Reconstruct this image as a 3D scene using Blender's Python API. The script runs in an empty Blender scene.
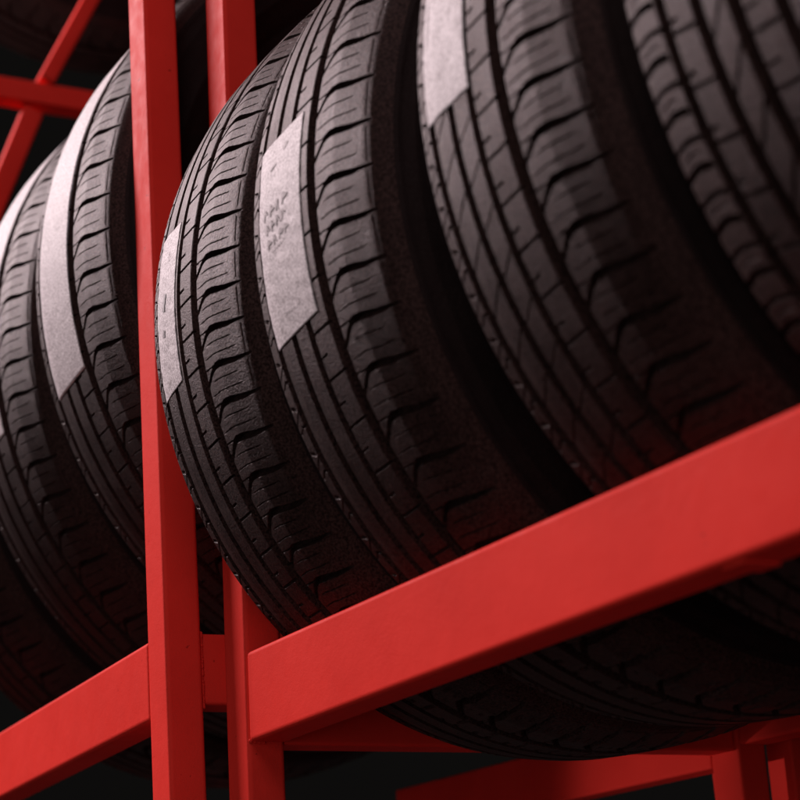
import bpy, bmesh, math, random
import numpy as np
from mathutils import Matrix, Vector
random.seed(4)
scn = bpy.context.scene
C = scn.collection
RAD = math.radians

# ---------------------------------------------------------------- materials
def nodes(name):
    m = bpy.data.materials.new(name); m.use_nodes = True
    nt = m.node_tree; b = nt.nodes['Principled BSDF']
    return m, nt, b
def noise(nt, scale, detail=4, rough=.6, coord='Object'):
    tc = nt.nodes.new('ShaderNodeTexCoord'); n = nt.nodes.new('ShaderNodeTexNoise')
    n.inputs['Scale'].default_value = scale; n.inputs['Detail'].default_value = detail
    n.inputs['Roughness'].default_value = rough
    nt.links.new(tc.outputs[coord], n.inputs['Vector']); return n
def ramp(nt, src, stops):
    r = nt.nodes.new('ShaderNodeValToRGB'); e = r.color_ramp.elements
    while len(e) < len(stops): e.new(.5)
    for k, (p, c) in enumerate(stops):
        e[k].position = p; e[k].color = (*c, 1)
    nt.links.new(src, r.inputs['Fac']); return r
def bump(nt, b, src, strength, dist, prev=None):
    u = nt.nodes.new('ShaderNodeBump'); u.inputs['Strength'].default_value = strength
    u.inputs['Distance'].default_value = dist
    nt.links.new(src, u.inputs['Height'])
    if prev: nt.links.new(prev.outputs['Normal'], u.inputs['Normal'])
    nt.links.new(u.outputs['Normal'], b.inputs['Normal']); return u
def maprange(nt, src, a, bb):
    m = nt.nodes.new('ShaderNodeMapRange'); m.inputs['From Min'].default_value = .3; m.inputs['From Max'].default_value = .7
    m.inputs['To Min'].default_value = a; m.inputs['To Max'].default_value = bb
    nt.links.new(src, m.inputs['Value']); return m

def rubber(name, dark, light, rough):
    m, nt, b = nodes(name)
    n1 = noise(nt, 600, 3, .75); n2 = noise(nt, 26, 5, .6)
    r1 = ramp(nt, n1.outputs['Fac'], [(.40, dark), (.5, tuple((a + c) / 2 for a, c in zip(dark, light))), (.62, light)])
    r2 = ramp(nt, n2.outputs['Fac'], [(.3, (.72, .70, .70)), (.7, (1.12, 1.1, 1.1))])
    mx = nt.nodes.new('ShaderNodeMix'); mx.data_type = 'RGBA'; mx.blend_type = 'MULTIPLY'; mx.inputs[0].default_value = 1
    nt.links.new(r1.outputs['Color'], mx.inputs[6]); nt.links.new(r2.outputs['Color'], mx.inputs[7])
    nt.links.new(mx.outputs[2], b.inputs['Base Color'])
    rr = maprange(nt, n2.outputs['Fac'], rough - .07, rough + .08); nt.links.new(rr.outputs[0], b.inputs['Roughness'])
    b.inputs['Specular IOR Level'].default_value = .11
    b.inputs['Specular Tint'].default_value = (1, .62, .60, 1)
    bump(nt, b, n1.outputs['Fac'], .8, .0010)
    return m
M_TREAD = rubber('tread rubber', (.0065, .0038, .0034), (.052, .0300, .0272), .45)
M_SIDE = rubber('sidewall rubber', (.009, .0065, .0065), (.017, .0125, .0125), .6)

def paint():
    m, nt, b = nodes('red enamel')
    n1 = noise(nt, 11, 5, .6); n2 = noise(nt, 900, 2, .5); n3 = noise(nt, 70, 4, .7)
    r = ramp(nt, n1.outputs['Fac'], [(.3, (.66, .031, .022)), (.7, (.75, .039, .028))])
    r3 = ramp(nt, n3.outputs['Fac'], [(.27, (.40, .42, .45)), (.31, (1, 1, 1)), (.8, (1.0, 1.0, 1.0))])
    mx = nt.nodes.new('ShaderNodeMix'); mx.data_type = 'RGBA'; mx.blend_type = 'MULTIPLY'; mx.inputs[0].default_value = 1
    nt.links.new(r.outputs['Color'], mx.inputs[6]); nt.links.new(r3.outputs['Color'], mx.inputs[7])
    nt.links.new(mx.outputs[2], b.inputs['Base Color'])
    rr = maprange(nt, n3.outputs['Fac'], .48, .62); nt.links.new(rr.outputs[0], b.inputs['Roughness'])
    b.inputs['Specular IOR Level'].default_value = .018
    u = bump(nt, b, n2.outputs['Fac'], .25, .0005)
    bump(nt, b, n3.outputs['Fac'], .25, .0012, u)
    return m
M_RED = paint()
def paper():
    m, nt, b = nodes('label paper')
    n1 = noise(nt, 620, 3, .7); n2 = noise(nt, 60, 4, .6)
    r = ramp(nt, n1.outputs['Fac'], [(.40, (.36, .325, .33)), (.5, (.56, .515, .525)), (.60, (.74, .69, .70))])
    nt.links.new(r.outputs['Color'], b.inputs['Base Color'])
    b.inputs['Roughness'].default_value = .6; b.inputs['Specular IOR Level'].default_value = .1
    u = bump(nt, b, n1.outputs['Fac'], .35, .0006)
    bump(nt, b, n2.outputs['Fac'], .4, .0015, u)
    return m
M_PAPER = paper()
def plain(name, col, rough, metal=0):
    m, nt, b = nodes(name); n = noise(nt, 60, 4)
    r = ramp(nt, n.outputs['Fac'], [(.3, tuple(c * .8 for c in col)), (.7, tuple(c * 1.15 for c in col))])
    nt.links.new(r.outputs['Color'], b.inputs['Base Color'])
    b.inputs['Roughness'].default_value = rough; b.inputs['Metallic'].default_value = metal
    bump(nt, b, n.outputs['Fac'], .3, .002); return m
M_INK = plain('label ink', (.27, .235, .24), .7)
M_INKD = plain('dark label ink', (.07, .05, .055), .6)
M_FLOOR = plain('concrete floor', (.018, .017, .016), .9)
M_WELD = plain('painted weld', (.62, .10, .08), .45)

# ---------------------------------------------------------------- helpers
def tag(o, label=None, cat=None, group=None, kind=None):
    if label: o['label'] = label
    if cat: o['category'] = cat
    if group: o['group'] = group
    if kind: o['kind'] = kind
    return o
def link(name, me, mat, parent=None):
    o = bpy.data.objects.new(name, me); C.objects.link(o)
    if mat and not me.materials: me.materials.append(mat)
    if parent: o.parent = parent
    return o
def grid_mesh(name, co, nr, nc, wrap_rows=True, smooth=True):
    """co: (nr*nc,3), rows run round the tyre, columns across it."""
    me = bpy.data.meshes.new(name)
    r = np.arange(nr if wrap_rows else nr - 1); c = np.arange(nc - 1)
    R, K = np.meshgrid(r, c, indexing='ij'); R2 = (R + 1) % nr
    f = np.stack([R * nc + K, R * nc + K + 1, R2 * nc + K + 1, R2 * nc + K], -1).reshape(-1)
    n = len(f) // 4
    me.vertices.add(len(co)); me.vertices.foreach_set('co', co.astype(np.float32).ravel())
    me.loops.add(4 * n); me.loops.foreach_set('vertex_index', f.astype(np.int32))
    me.polygons.add(n); me.polygons.foreach_set('loop_start', np.arange(0, 4 * n, 4, dtype=np.int32))
    try: me.polygons.foreach_set('loop_total', np.full(n, 4, dtype=np.int32))
    except Exception: pass
    me.update(calc_edges=True)
    me.polygons.foreach_set('use_smooth', np.full(n, smooth, dtype=bool))
    me.validate(); return me

# ---------------------------------------------------------------- tyre shape
class Spec:
    def __init__(s, R, left, right, fine=True, kind='arc', pitch=31.9, diag=False, ph=0):
        s.diag, s.ph = diag, ph; s.R, s.l, s.r, s.fine, s.kind = R, left, right, fine, kind
        s.n = round(2 * math.pi * R * 1000 / pitch); s.pitch = 2 * math.pi * R * 1000 / s.n
        c = (left + right) / 2; s.c = c
        # radius drop (mm) across the tread
        kx = [left - 9, left - 4, left, left + 3, left + 28, c - 14, c + 14, right - 32, right - 6, right, right + 5, right + 10]
        kd = [19, 11, 6.5, 4.4, 1.0, 0, 0, .7, 6.8, 9.2, 13, 19]
        xs = np.linspace(kx[0], kx[-1], 700); ds = np.interp(xs, kx, kd)
        k = np.ones(11) / 11; dp = np.pad(ds, 5, mode='edge'); s.px, s.pd = xs, np.convolve(dp, k, 'valid')
        s.pd[:5] = ds[:5]; s.pd[-5:] = ds[-5:]
    def drop(s, x): return np.interp(x, s.px, s.pd)

def cut(dist, hw, depth, soft=.45):
    return depth * np.clip((hw + soft - np.abs(dist)) / soft, 0, 1)
def win(x, a, b, soft=.6):
    return np.clip((x - a) / soft, 0, 1) * np.clip((b - x) / soft, 0, 1)

def tread_arc(x, s, P, diag=False):
    """cut depth in mm at tread point (x across, s along), pattern repeats every P"""
    s = s + 2.2 * np.sin(s / 95.0) + 1.1 * np.sin(s / 37.0 + 1)
    w = lambda v: (v + P / 2) % P - P / 2
    h = np.zeros_like(x)
    for c, hw, d in ((-75, 2.9, 8), (-51, 2.5, 8), (-29, 2.4, 8), (0, 4.4, 8.5)):
        h = np.maximum(h, cut(x - c, hw, d, .7))
    # right shoulder: hooked lateral groove
    cl = np.interp(x, [3, 8, 13, 17, 21, 30, 43, 60], [-.44 * P, -.30 * P, -.145 * P, -1.3, 0, -.4, -2.4, -3.2])
    hw = np.interp(x, [3, 12, 17, 21, 34, 48, 60], [1.6, 1.7, 1.9, 2.1, 1.9, 1.2, .5])
    h = np.maximum(h, cut(w(s - cl), hw, 1, .5) * np.interp(x, [3, 17, 40, 52, 61], [6, 6.5, 6.2, 3.4, .3]) * win(x, 3, 61))
    h = np.maximum(h, cut(w(s - .2 - .03 * (x - 4)), .22, 2, .35) * win(x, 3, 17))
    for off, a, b in ((-.36 * P, 12, 46), (-.68 * P, 6, 50)):
        h = np.maximum(h, cut(w(s - off - np.interp(x, [4, 20, 50], [-1.2, 0, -2])), .12, 1.5, .32) * win(x, a, b, 8))
    h = np.maximum(h, cut(x - 56.5, .25, .35) * np.clip((np.abs(w(s + 3)) - 3.5) / 1, 0, 1))
    h -= cut(x - 60.5, .3, .3) + cut(x - 64.5, .3, .3)
    # right rib slits
    h = np.maximum(h, cut(w(s - 6 - .10 * (x + 15)), .55, 2.6) * win(x, -28, -3))
    h = np.maximum(h, cut(w(s + 10 - .12 * (x + 15)), .5, 2.2) * win(x, -28, -18))
    # centre ribs, slanted sipes
    if diag:
        h = np.maximum(h, cut(w(s - 4 - .7 * (x + 40)) * .8, .25, 1.6, .3) * win(x, -50, -30))
        h = np.maximum(h, cut(w(s + 9 - .85 * (x + 63)) * .75, .3, 1.8, .3) * win(x, -73, -52))
    # left shoulder teeth
    h = np.maximum(h, cut(w(s - 2 + .25 * (x + 88)), 1.1, 2.4) * win(x, -89, -81, 5))
    h = np.maximum(h, cut(w(s + 14 - np.interp(x, [-95, -88, -82, -76], [3, -2, 3, 1])), .6, 2.4) * win(x, -90, -77, 4))
    h = np.maximum(h, cut(w(s + 6 - .8 * (x + 85)), .35, 1.6) * win(x, -90, -77))
    return h
def tread_block(x, s, P):
    s = s + 2.5 * np.sin(s / 80.0)
    w = lambda v, p=P: (v + p / 2) % p - p / 2
    h = np.zeros_like(x)
    for c, hw in ((29, 2.9), (53, 2.8), (76, 3.2), (102, 3.2), (126, 2.9)):
        h = np.maximum(h, cut(x - c, hw, 7, .8))
    p2 = P / 2
    wav = np.interp(x, [-6, 4, 12, 20, 27], [-3.5, -.5, 1.6, .4, -2.2])
    h = np.maximum(h, cut(w(s - wav), 1.5, 4.5) * win(x, -9, 24))
    h = np.maximum(h, cut(w(s - p2 - wav * .8), .9, 3) * win(x, -9, 26))
    h = np.maximum(h, cut(w(s - P * .25 - wav), .2, .8) * win(x, 5, 20, 2))
    h = np.maximum(h, cut(w(s + .15 * (x - 40) - 5), .6, 2.6) * win(x, 32, 50))
    h = np.maximum(h, cut(w(s - 12), .7, 2.6) * win(x, 31, 38))
    h = np.maximum(h, cut(w(s - 1.25 * (x - 64)) * .62, .5, 2.6) * win(x, 56, 73))
    h = np.maximum(h, cut(w(s + .1 * (x - 89) - 9), .6, 2.6) * win(x, 79, 99))
    h = np.maximum(h, cut(w(s + .1 * (x - 89) + 7), .5, 2) * win(x, 79, 90))
    h = np.maximum(h, cut(w(s - .3 * (x - 114)), .6, 2.6) * win(x, 105, 124))
    h = np.maximum(h, cut(w(s + .3 * (x - 140)), 1.4, 4) * win(x, 130, 160))
    return h

def tread_mesh(name, sp):
    R = sp.R * 1000; x0, x1 = sp.l - 9, sp.r + 10
    dx = .78 if sp.fine else 1.6
    xs = np.arange(x0, x1 + dx * .5, dx); xs[-1] = x1
    circ = 2 * math.pi * R
    if sp.fine:
        # arc angle 0 = front (towards -Y), positive = up
        a = np.concatenate([np.arange(-R * 1.0, R * 1.2, .42), np.arange(R * 1.2, R * (2 * math.pi - 1.0) - 1, 2.2)])
    else:
        a = np.arange(0, circ - 1, 2.6)
    S, X = np.meshgrid(a, xs, indexing='ij')
    f = tread_arc if sp.kind == 'arc' else tread_block
    h = f(X, S + sp.ph, sp.pitch) if sp.kind != 'arc' else f(X, S + sp.ph, sp.pitch, sp.diag)
    r = R - sp.drop(X) - h
    th = S / R
    co = np.stack([X, -r * np.cos(th), r * np.sin(th)], -1).reshape(-1, 3) / 1000
    return grid_mesh(name, co, len(a), len(xs), smooth=False)
def side_mesh(name, sp, side):
    R = sp.R * 1000; n = 200
    e = sp.r + 10 if side > 0 else sp.l - 9
    H = 100 if sp.R < .35 else 118
    # (offset outward, radius drop)
    pr = [(0, 19), (.9, 21), (1.4, 21.6), (1.2, 23), (2.6, 26), (4.5, 31), (4.9, 31.6), (4.9, 33), (6.6, 40), (7.6, 48), (8.1, 56), (8.6, 57), (8.6, 60),
          (8.0, 61), (6.4, 70), (3.4, 80), (2.6, 81), (2.4, 84), (1, H - 8), (-3, H), (-9, H + 2), (-13, H - 1), (-12, H - 12), (-6, 70), (-4, 50), (-6, 30), (-12, 22), (-30, 15.5), (side * (sp.c - e), 12.5)]
    p = np.array(pr, float)
    th = np.linspace(0, 2 * math.pi, n, endpoint=False)
    T, K = np.meshgrid(th, np.arange(len(p)), indexing='ij')
    r = R - p[K, 1]; X = e + side * p[K, 0]
    co = np.stack([X, -r * np.cos(T), r * np.sin(T)], -1).reshape(-1, 3) / 1000
    return grid_mesh(name, co, n, len(p))
def band(sp, quad, name, lift=.5, thick=.3, seed=0):
    """paper strip stuck over the tread; quad = (xl, xr, s_bl, s_br, s_tl, s_tr) in mm"""
    xl, xr, bl, br, tl, tr = quad; R = sp.R * 1000
    nu, nv = 44, 150; rg = np.random.RandomState(seed)
    U, V = np.meshgrid(np.linspace(0, 1, nu), np.linspace(0, 1, nv), indexing='ij')
    X = xl + (xr - xl) * U + .35 * np.sin(V * 17 + seed) * (1 - U)
    S = (bl + (br - bl) * U) * (1 - V) + (tl + (tr - tl) * U) * V
    dip = sum(.12 * np.exp(-((X - g) / 2.2) ** 2) for g in (-75, -51, -29))
    wr = .12 * np.sin(V * 60 + 9 * U + seed) * np.sin(U * 7 + V * 11)
    def pt(l):
        r = R - sp.drop(X) + l - dip + wr; th = S / R
        return np.stack([X, -r * np.cos(th), r * np.sin(th)], -1) / 1000
    top, bot = pt(lift), pt(lift - thick)
    co = np.concatenate([top.reshape(-1, 3), bot.reshape(-1, 3)])
    n = nu * nv; F = []
    for i in range(nu - 1):
        for j in range(nv - 1):
            a, b, c, d = i * nv + j, i * nv + j + 1, (i + 1) * nv + j + 1, (i + 1) * nv + j
            F.append((a, d, c, b)); F.append((n + a, n + b, n + c, n + d))
    def edge(seq):
        for a, b in zip(seq[:-1], seq[1:]): F.append((a, b, n + b, n + a))
    edge([i * nv for i in range(nu)][::-1]); edge([i * nv + nv - 1 for i in range(nu)])
    edge(list(range(nv))); edge([(nu - 1) * nv + j for j in range(nv)][::-1])
    me = bpy.data.meshes.new(name); me.from_pydata([tuple(v) for v in co], [], F); me.update()
    for p in me.polygons: p.use_smooth = True
    return me
def strokes(sp, quad, segs, name, lift=1.0):
    """ink strokes: segs = (u0,v0,u1,v1,width mm) in the label's own 0..1 frame"""
    xl, xr, bl, br, tl, tr = quad; R = sp.R * 1000; V_, F = [], []
    def at(u, v):
        X = xl + (xr - xl) * u; S = (bl + (br - bl) * u) * (1 - v) + (tl + (tr - tl) * u) * v
        return X, S
    for (u0, v0, u1, v1, w) in segs:
        a = np.array(at(u0, v0)); b = np.array(at(u1, v1)); d = b - a; L = np.hypot(*d); nrm = np.array([-d[1], d[0]]) / max(L, 1e-6)
        k = max(2, int(L / 2)); base = len(V_)
        for i in range(k + 1):
            p = a + d * i / k; ww = w * (.75 + .5 * random.random()) / 2
            for sgn in (-1, 1):
                q = p + nrm * ww * sgn
                dip = sum(.12 * math.exp(-((q[0] - g) / 2.2) ** 2) for g in (-75, -51, -29))
                r = R - float(sp.drop(q[0])) + lift - dip; th = q[1] / R
                V_.append((q[0] / 1000, -r * math.cos(th) / 1000, r * math.sin(th) / 1000))
        for i in range(k): F.append((base + 2 * i, base + 2 * i + 1, base + 2 * i + 3, base + 2 * i + 2))
    me = bpy.data.meshes.new(name); me.from_pydata(V_, [], F); me.update(); return me

def rotv(w):
    w = Vector(w); return Matrix.Rotation(w.length, 3, w.normalized()) if w.length > 1e-9 else Matrix.Identity(3)
def tyre_parts(root, sp, mt, ml, mr):
    for nm, me, mat in (('tread', mt, M_TREAD), ('sidewall', ml, M_SIDE), ('sidewall', mr, M_SIDE)):
        o = link(nm, me, mat, root); o.location = (0, 0, sp.R)
def place_tyre(sp, meshes, centre, rot, label, group, spin=0):
    t = bpy.data.objects.new('tyre', None); C.objects.link(t); t.empty_display_size = .1
    t.location = Vector(centre) + rot @ Vector((0, 0, -sp.R)); t.rotation_euler = rot.to_euler()
    tag(t, label, 'tyre', group)
    tyre_parts(t, sp, *meshes)
    if spin:
        for ch in t.children: ch.rotation_euler = (spin, 0, 0)
    return t
def make_set(sp, nm):
    return (tread_mesh(nm + ' tread', sp), side_mesh(nm + ' sidewall', sp, -1), side_mesh(nm + ' sidewall', sp, 1))

SA = Spec(.320, -92, 60, pitch=31, ph=5); SA1 = Spec(.320, -92, 60, pitch=27, ph=11); SC = Spec(.320, -92, 60, pitch=26.3, diag=True); SB = Spec(.371, -92, 60, pitch=34); SD = Spec(.320, 0, 158, kind='block', pitch=27.5)
mA = make_set(SA, 'touring'); mA1 = (tread_mesh('close touring tread', SA1),) + mA[1:]; mC = (tread_mesh('slanted touring tread', SC),) + mA[1:]; mB = make_set(SB, 'large touring'); mD = make_set(SD, 'block')

G1 = 'tyres stood side by side in the red rack on the right'
G2 = 'tyres stood side by side in the red rack on the left'
def yl(yaw, lean): return rotv((0, RAD(lean), RAD(yaw)))
XA1, XC_, XD_ = -.1741, .2314, .334
tA1 = place_tyre(SA1, mA1, (XA1, 0, 0), yl(-.87, 1.53), 'black tyre with a narrow white label, overlapping the two red posts', G1)
tA2 = place_tyre(SA, mA, (0, 0, 0), yl(1.78, 1.32), 'black tyre with a wide white smudged label in the middle of the photo', G1)
tC = place_tyre(SC, mC, (XC_, 0, 0), yl(-.55, -.62), 'black tyre with a white label cut off by the top edge of the photo', G1, spin=RAD(-.9))
tD = place_tyre(SD, mD, (XD_, 0, 0), yl(-.47, -1.0), 'unlabelled blocky tread tyre at the right edge with wide straight grooves', G1)

LR = rotv((.0023, -.0289, -.0104))
def left_c(x): return LR @ Vector((x, 0, 0)) + Vector((0, .0589, .1597))
tB1 = place_tyre(SB, mB, left_c(-.5007), LR @ yl(4.3, .53), 'tyre with a long white label strip, directly behind the red post', G2)
tB0 = place_tyre(SB, mB, left_c(-.7391), LR @ yl(6.4, -.08), 'tyre at the left edge with a label strip mostly out of frame', G2)
tBm = place_tyre(SB, mB, left_c(-.985), LR @ yl(5.5, 0), 'shaded tyre farthest left, only its ribs seen above the left beam', G2)

# upper-tier tyre of the far bay, seen from below at the top left
tU = place_tyre(SB, mB, (-1.62, .13, 1.355), yl(2, 0), 'shaded tyre high in the top left corner, behind the slanting brace', 'tyres stood on an upper tier', spin=RAD(62))
# ---------------------------------------------------------------- labels
def label(t, sp, quad, seed, segs=None, dark=None):
    o = link('label', band(sp, quad, 'label', seed=seed), M_PAPER, t); o.location = (0, 0, sp.R)
    for ss, m in ((segs, M_INK), (dark, M_INKD)):
        for k in (ss or []):
            link('printed_mark', strokes(sp, quad, k, 'printed_mark'), m, o)
    return o
Q_A2 = (-76, -14, -86, -78, 50, 56)
seg = []
def word(u0, u1, v, h, n, w=.8):
    seg.append([]); sg = seg[-1]
    for i in range(n):
        u = u0 + (u1 - u0) * i / n; du = (u1 - u0) / n
        k = random.choice((0, 1, 2))
        sg.append((u, v, u + du * .2, v + h, w))
        if k != 1: sg.append((u + du * .2, v + h, u + du * random.uniform(.4, .9), v + h * random.uniform(-.2, .7), w * .7))
        if k != 0: sg.append((u, v + h * .5, u + du * .7, v + h * .5, w))
word(.16, .74, .61, .055, 4, 2.0); word(.2, .68, .535, .05, 4, 1.8); word(.22, .76, .46, .045, 4, 1.7)
word(.30, .62, .43, .012, 5, .5); seg += [[k] for k in [(.3, .845, .42, .86, 1.4), (.58, .895, .68, .92, 1.3), (.66, .10, .70, .13, 1.1), (.35, .115, .62, .10, .6)]]
label(tA2, SA, Q_A2, 1, seg)
Q_A1 = (-76, -36, -64, -57.5, 62, 63.4)
label(tA1, SA, Q_A1, 2, [[(.55, .80, .58, .86, .8)], [(.3, .05, .5, .08, .5)]], [[(.42, .50, .50, .60, 4.6)], [(.40, .345, .43, .385, 4.6)]])
Q_C = (-78, -28.6, -24, -22.8, 190, 186)
seg = []
for i in range(26):
    u, v = random.uniform(.08, .9), random.uniform(.08, .6); seg.append([(u, v, u + random.uniform(-.02, .03), v + random.uniform(.01, .04), random.uniform(.3, .8))])
seg += [[(.12, .22, .12, .36, 1.1)]]
label(tC, SA, Q_C, 3, seg)
label(tB1, SB, (-73, -7, -114, -105, 290, 290), 4)
label(tB0, SB, (-73, -7, -100, -92, 280, 280), 5)

# ---------------------------------------------------------------- racks
def tube(name, a, b, parent, bev=.003, mat=None):
    """closed square-section tube between two opposite corners (axis aligned in the parent's frame)"""
    bm = bmesh.new(); bmesh.ops.create_cube(bm, size=1)
    a, b = Vector(a), Vector(b); c = (a + b) / 2; s = Vector([abs(q) for q in (b - a)])
    for v in bm.verts: v.co = Vector((v.co.x * s.x, v.co.y * s.y, v.co.z * s.z)) + c
    bmesh.ops.bevel(bm, geom=bm.edges[:], offset=bev, segments=3, affect='EDGES', profile=.6)
    me = bpy.data.meshes.new(name); bm.to_mesh(me); bm.free()
    for p in me.polygons: p.use_smooth = True
    o = link(name, me, mat or M_RED, parent)
    md = o.modifiers.new('wn', 'WEIGHTED_NORMAL'); md.keep_sharp = True
    return o
def strut(name, p, q, w, d, parent, up=(1, 0, 0)):
    """slanted flat bar from p to q, section w (in plane) by d (along up)"""
    p, q = Vector(p), Vector(q); L = (q - p).length; z = (q - p).normalized(); u = Vector(up); x = u.cross(z).normalized(); u = z.cross(x)
    bm = bmesh.new(); bmesh.ops.create_cube(bm, size=1)
    for v in bm.verts: v.co = (p + q) / 2 + x * v.co.x * w + u * v.co.y * d + z * v.co.z * L
    bmesh.ops.bevel(bm, geom=bm.edges[:], offset=.0025, segments=3, affect='EDGES')
    me = bpy.data.meshes.new(name); bm.to_mesh(me); bm.free()
    for f in me.polygons: f.use_smooth = True
    o = link(name, me, M_RED, parent); md = o.modifiers.new('wn', 'WEIGHTED_NORMAL'); return o
def weld(p, q, r, parent):
    """lumpy weld bead from p to q"""
    p, q = Vector(p), Vector(q); bm = bmesh.new(); n = max(3, int((q - p).length / (r * .9)))
    for i in range(n + 1):
        c = p + (q - p) * i / n; rr = r * random.uniform(.75, 1.2)
        bmesh.ops.create_icosphere(bm, subdivisions=2, radius=rr, matrix=Matrix.Translation(c))
    me = bpy.data.meshes.new('weld_bead'); bm.to_mesh(me); bm.free()
    for f in me.polygons: f.use_smooth = True
    return link('weld_bead', me, M_RED, parent)
FL = -1.25
def empty(name, loc, rot=None):
    o = bpy.data.objects.new(name, None); C.objects.link(o); o.location = loc
    if rot: o.rotation_euler = rot.to_euler()
    return o

# right-hand rack
X2, YP, ZT, H, W, WD = -.2834, -.2428, -.236, .0619, .038, .029
YR = .197
rk = empty('tyre_rack', (0, 0, 0)); tag(rk, 'red steel tyre rack filling the right side, with the broad rising front beam', 'rack', 'red steel tyre racks')
XE = 1.62
for x in (X2, XE):
    tube('post', (x - W, YP, FL), (x, YP + WD, 1.15), rk, .0035)
    tube('post', (x - W, YR, FL), (x, YR + WD, 1.15), rk, .0035)
def tapered_beam(name, x0, x1, y0, y1, zt, zb0, zb1, parent):
    o = tube(name, (x0, y0, zb1), (x1, y1, zt), parent, .0035)
    for v in o.data.vertices:
        if v.co.z < (zt + zb1) / 2: v.co.z += (zb0 - zb1) * max(0, 1 - (v.co.x - x0) / .32)
    return o
bm_ = None
nb = tapered_beam('beam', X2 + .0012, XE - W - .001, YP + .0006, YP + .0006 + WD, ZT, ZT - H - .0030, ZT - H + .0149, rk)
tube('beam', (X2 + .001, YR, ZT - H), (XE - W - .001, YR + WD, ZT), rk, .0035)
for x in (X2, XE):
    tube('crossmember', (x - W + .004, YP + WD + .0005, ZT - H - .004), (x - .003, YR - .0005, ZT + .022), rk, .003)
for z in (.62,):
    for x in (X2, XE): tube('crossmember', (x - W + .004, YP + WD + .0005, z + .3), (x - .003, YR - .0005, z + .36), rk)
    tube('beam', (X2 + .001, YP, z + .3), (XE - W - .001, YP + WD, z + .36), rk); tube('beam', (X2 + .001, YR, z + .3), (XE - W - .001, YR + WD, z + .36), rk)
LZ = -.98
for y in (YP, YR): tube('beam', (X2 + .001, y, LZ - H), (XE - W - .001, y + WD, LZ), rk)
weld((X2 + .0008, YP + .002, ZT - H - .002), (X2 + .0008, YP + .012, ZT - H - .003), .0016, rk)
tube('strap', (.268, YP + .004, ZT - H + .0006), (.285, YP + WD - .002, ZT - H + .004), rk, .001)
tube('beam', (-.88, YR + .001, ZT - H - .014), (X2 - W - .001, YR + WD - .001, ZT - .026), rk, .003)

# left-hand rack, in its own slightly turned frame
lk = empty('tyre_rack', (0, 0, 0), LR); tag(lk, 'red steel tyre rack on the left with a full-height post in front of the tyres', 'rack', 'red steel tyre racks')
X1, YL, ZL, HL = -.3543, -.2813, -.1974, .0606
for x in (X1,):
    tube('post', (x - W, YL, FL), (x, YL + WD, 1.15), lk, .0035); tube('post', (x - W, YR + .04, FL), (x, YR + .07, 1.15), lk, .0035)
XF = -1.31
tube('post', (XF - W, YL, FL), (XF, YL + WD, 1.15), lk); tube('post', (XF - W, YR + .004, FL), (XF, YR + .034, 1.15), lk)
tube('beam', (XF + .001, YL + .0006, ZL - HL), (X1 - W - .0012, YL + WD, ZL), lk, .0035)
tube('crossmember', (X1 - W + .004, YL + WD + .0005, ZL - HL + .006), (X1 - .004, YR + .0395, ZL), lk)
for zz in (ZT - H, ): weld((X2 + .0006, YP + .004, zz), (X2 + .0006, YP + .004, zz + H - .004), .0009, rk)
weld((X1 - .004, YL + WD + .001, ZL - HL + .004), (X1 - .004, YL + WD + .001, ZL), .0015, lk)
tube('crossmember', (XF - W + .004, YL + WD + .0005, ZL - HL + .006), (XF - .004, YR + .0035, ZL), lk)
HB = .716 - .0376
tube('crossmember', (XF - .034, YL + WD + .0005, .764), (XF - .004, YR + .0035, .796), lk)
# brace of the far end frame
strut('brace', (XF - .02, -.186, .435), (XF - .02, -.068, .755), .028, .028, lk)
strut('brace', (XF - .02, -.052, .799), (XF - .02, .110, 1.14), .022, .046, lk)
tube('hanging_bar', (XF + .001, .05, .378), (X1 - W - .0012, .075, .403), lk)

# neighbouring rack behind, only posts and one beam peep through
bk = empty('tyre_rack', (0, 0, 0)); tag(bk, 'dim red rack behind, its post at the bottom right corner behind the tyres', 'rack', 'red steel tyre racks')
tube('post', (-.326, .26, FL), (-.293, .29, 1.0), bk); tube('post', (1.55, .26, FL), (1.585, .29, 1.0), bk)
tube('beam', (-.2925, .26, -.95), (1.549, .29, -.89), bk)

# floor
me = bpy.data.meshes.new('floor'); me.from_pydata([(-4, -3, FL), (4, -3, FL), (4, 3, FL), (-4, 3, FL)], [], [(0, 1, 2, 3)])
tag(link('floor', me, M_FLOOR), kind='structure')

# ---------------------------------------------------------------- camera
cam = bpy.data.cameras.new('camera'); co = bpy.data.objects.new('camera', cam); C.objects.link(co)
R_ = Vector((.4723027574858428, .8796137650497162, -.05665447560724192)); U_ = Vector((.29036983177427617, -.09458065239733951, .9522288910695118)); F_ = Vector((-.8322352227986073, .46619108156115135, .3000840039158974))
m = Matrix.Identity(4)
for i in range(3): m[i][0] = R_[i]; m[i][1] = U_[i]; m[i][2] = -F_[i]
m.translation = (.9946, -.8174, -.4902); co.matrix_world = m
cam.sensor_width = 36; cam.lens = 1938.6 / 800 * 36; cam.clip_end = 100; cam.clip_start = .05
cam.dof.use_dof = True; cam.dof.focus_distance = 1.42; cam.dof.aperture_fstop = 8
scn.camera = co

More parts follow.
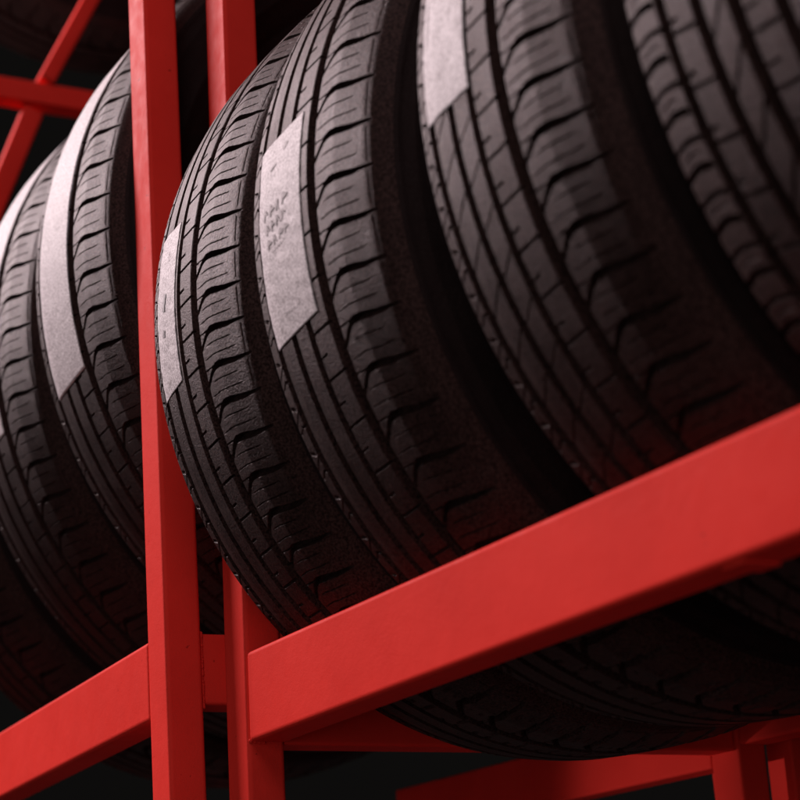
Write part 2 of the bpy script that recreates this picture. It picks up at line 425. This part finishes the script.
# ---------------------------------------------------------------- light
w = bpy.data.worlds.new('World'); scn.world = w; w.use_nodes = True
w.node_tree.nodes['Background'].inputs['Color'].default_value = (.0040, .0036, .0034, 1)
def area(name, loc, target, size, power, col):
    l = bpy.data.lights.new(name, 'AREA'); l.shape = 'RECTANGLE'; l.size, l.size_y = size; l.energy = power; l.color = col
    o = bpy.data.objects.new(name, l); C.objects.link(o); o.location = loc
    o.rotation_euler = (Vector(target) - Vector(loc)).to_track_quat('-Z', 'Y').to_euler(); return o
area('key_lamp', (-5.2, -3.0, 3.4), (0, -.2, 0), (1.2, 1.2), 600, (1, .82, .845))
area('overhead_fill', (.3, -1.1, 2.6), (0, -.1, 0), (1.6, .8), 12, (1, .82, .845))  # weak top fill, added in place of ambient light
area('side_fill', (2.2, -1.7, 2.0), (0, -.2, .1), (1.2, 1.2), 16, (1, .82, .845))  # added fill to brighten the right-hand faces of the posts
area('sheen_lamp', (-3.45, -1.35, 2.5), (0, -.3, 0), (.7, .7), 34, (1, .82, .845))
area('front_fill', (2.0, -2.3, -.35), (0, -.2, -.1), (1.8, 1.8), 13, (1, .90, .88))  # added soft fill from the camera side, lifts the shadows
area('low_fill', (-1.6, -2.6, -.7), (0, .1, -.3), (.8, .8), 1.0, (1, .82, .845))  # added weak fill from below for the rear rails and undersides

sl = bpy.data.lights.new('rail_fill_spot', 'SPOT'); sl.energy = 45; sl.color = (1, .82, .845); sl.spot_size = RAD(9); sl.spot_blend = 1; sl.shadow_soft_size = .02  # added unseen spot that puts a bright patch on the rear beam
so = bpy.data.objects.new('rail_fill_spot', sl); C.objects.link(so); so.location = (-1.25, -1.6, -.62)
so.rotation_euler = (Vector((-.40, .2, -.315)) - so.location).to_track_quat('-Z', 'Y').to_euler()
sl = bpy.data.lights.new('upper_fill_spot', 'SPOT'); sl.energy = 130; sl.color = (1, .82, .845); sl.spot_size = RAD(15); sl.spot_blend = 1; sl.shadow_soft_size = .1  # added unseen spot to brighten the upper-tier tyre
so = bpy.data.objects.new('upper_fill_spot', sl); C.objects.link(so); so.location = (-1.7, -2.4, -.2)
so.rotation_euler = (Vector((-1.62, 0, 1.05)) - so.location).to_track_quat('-Z', 'Y').to_euler()
scn.render.engine = 'CYCLES'
scn.view_settings.view_transform = 'Standard'; scn.view_settings.look = 'None'; scn.view_settings.exposure = 0; scn.view_settings.gamma = 1
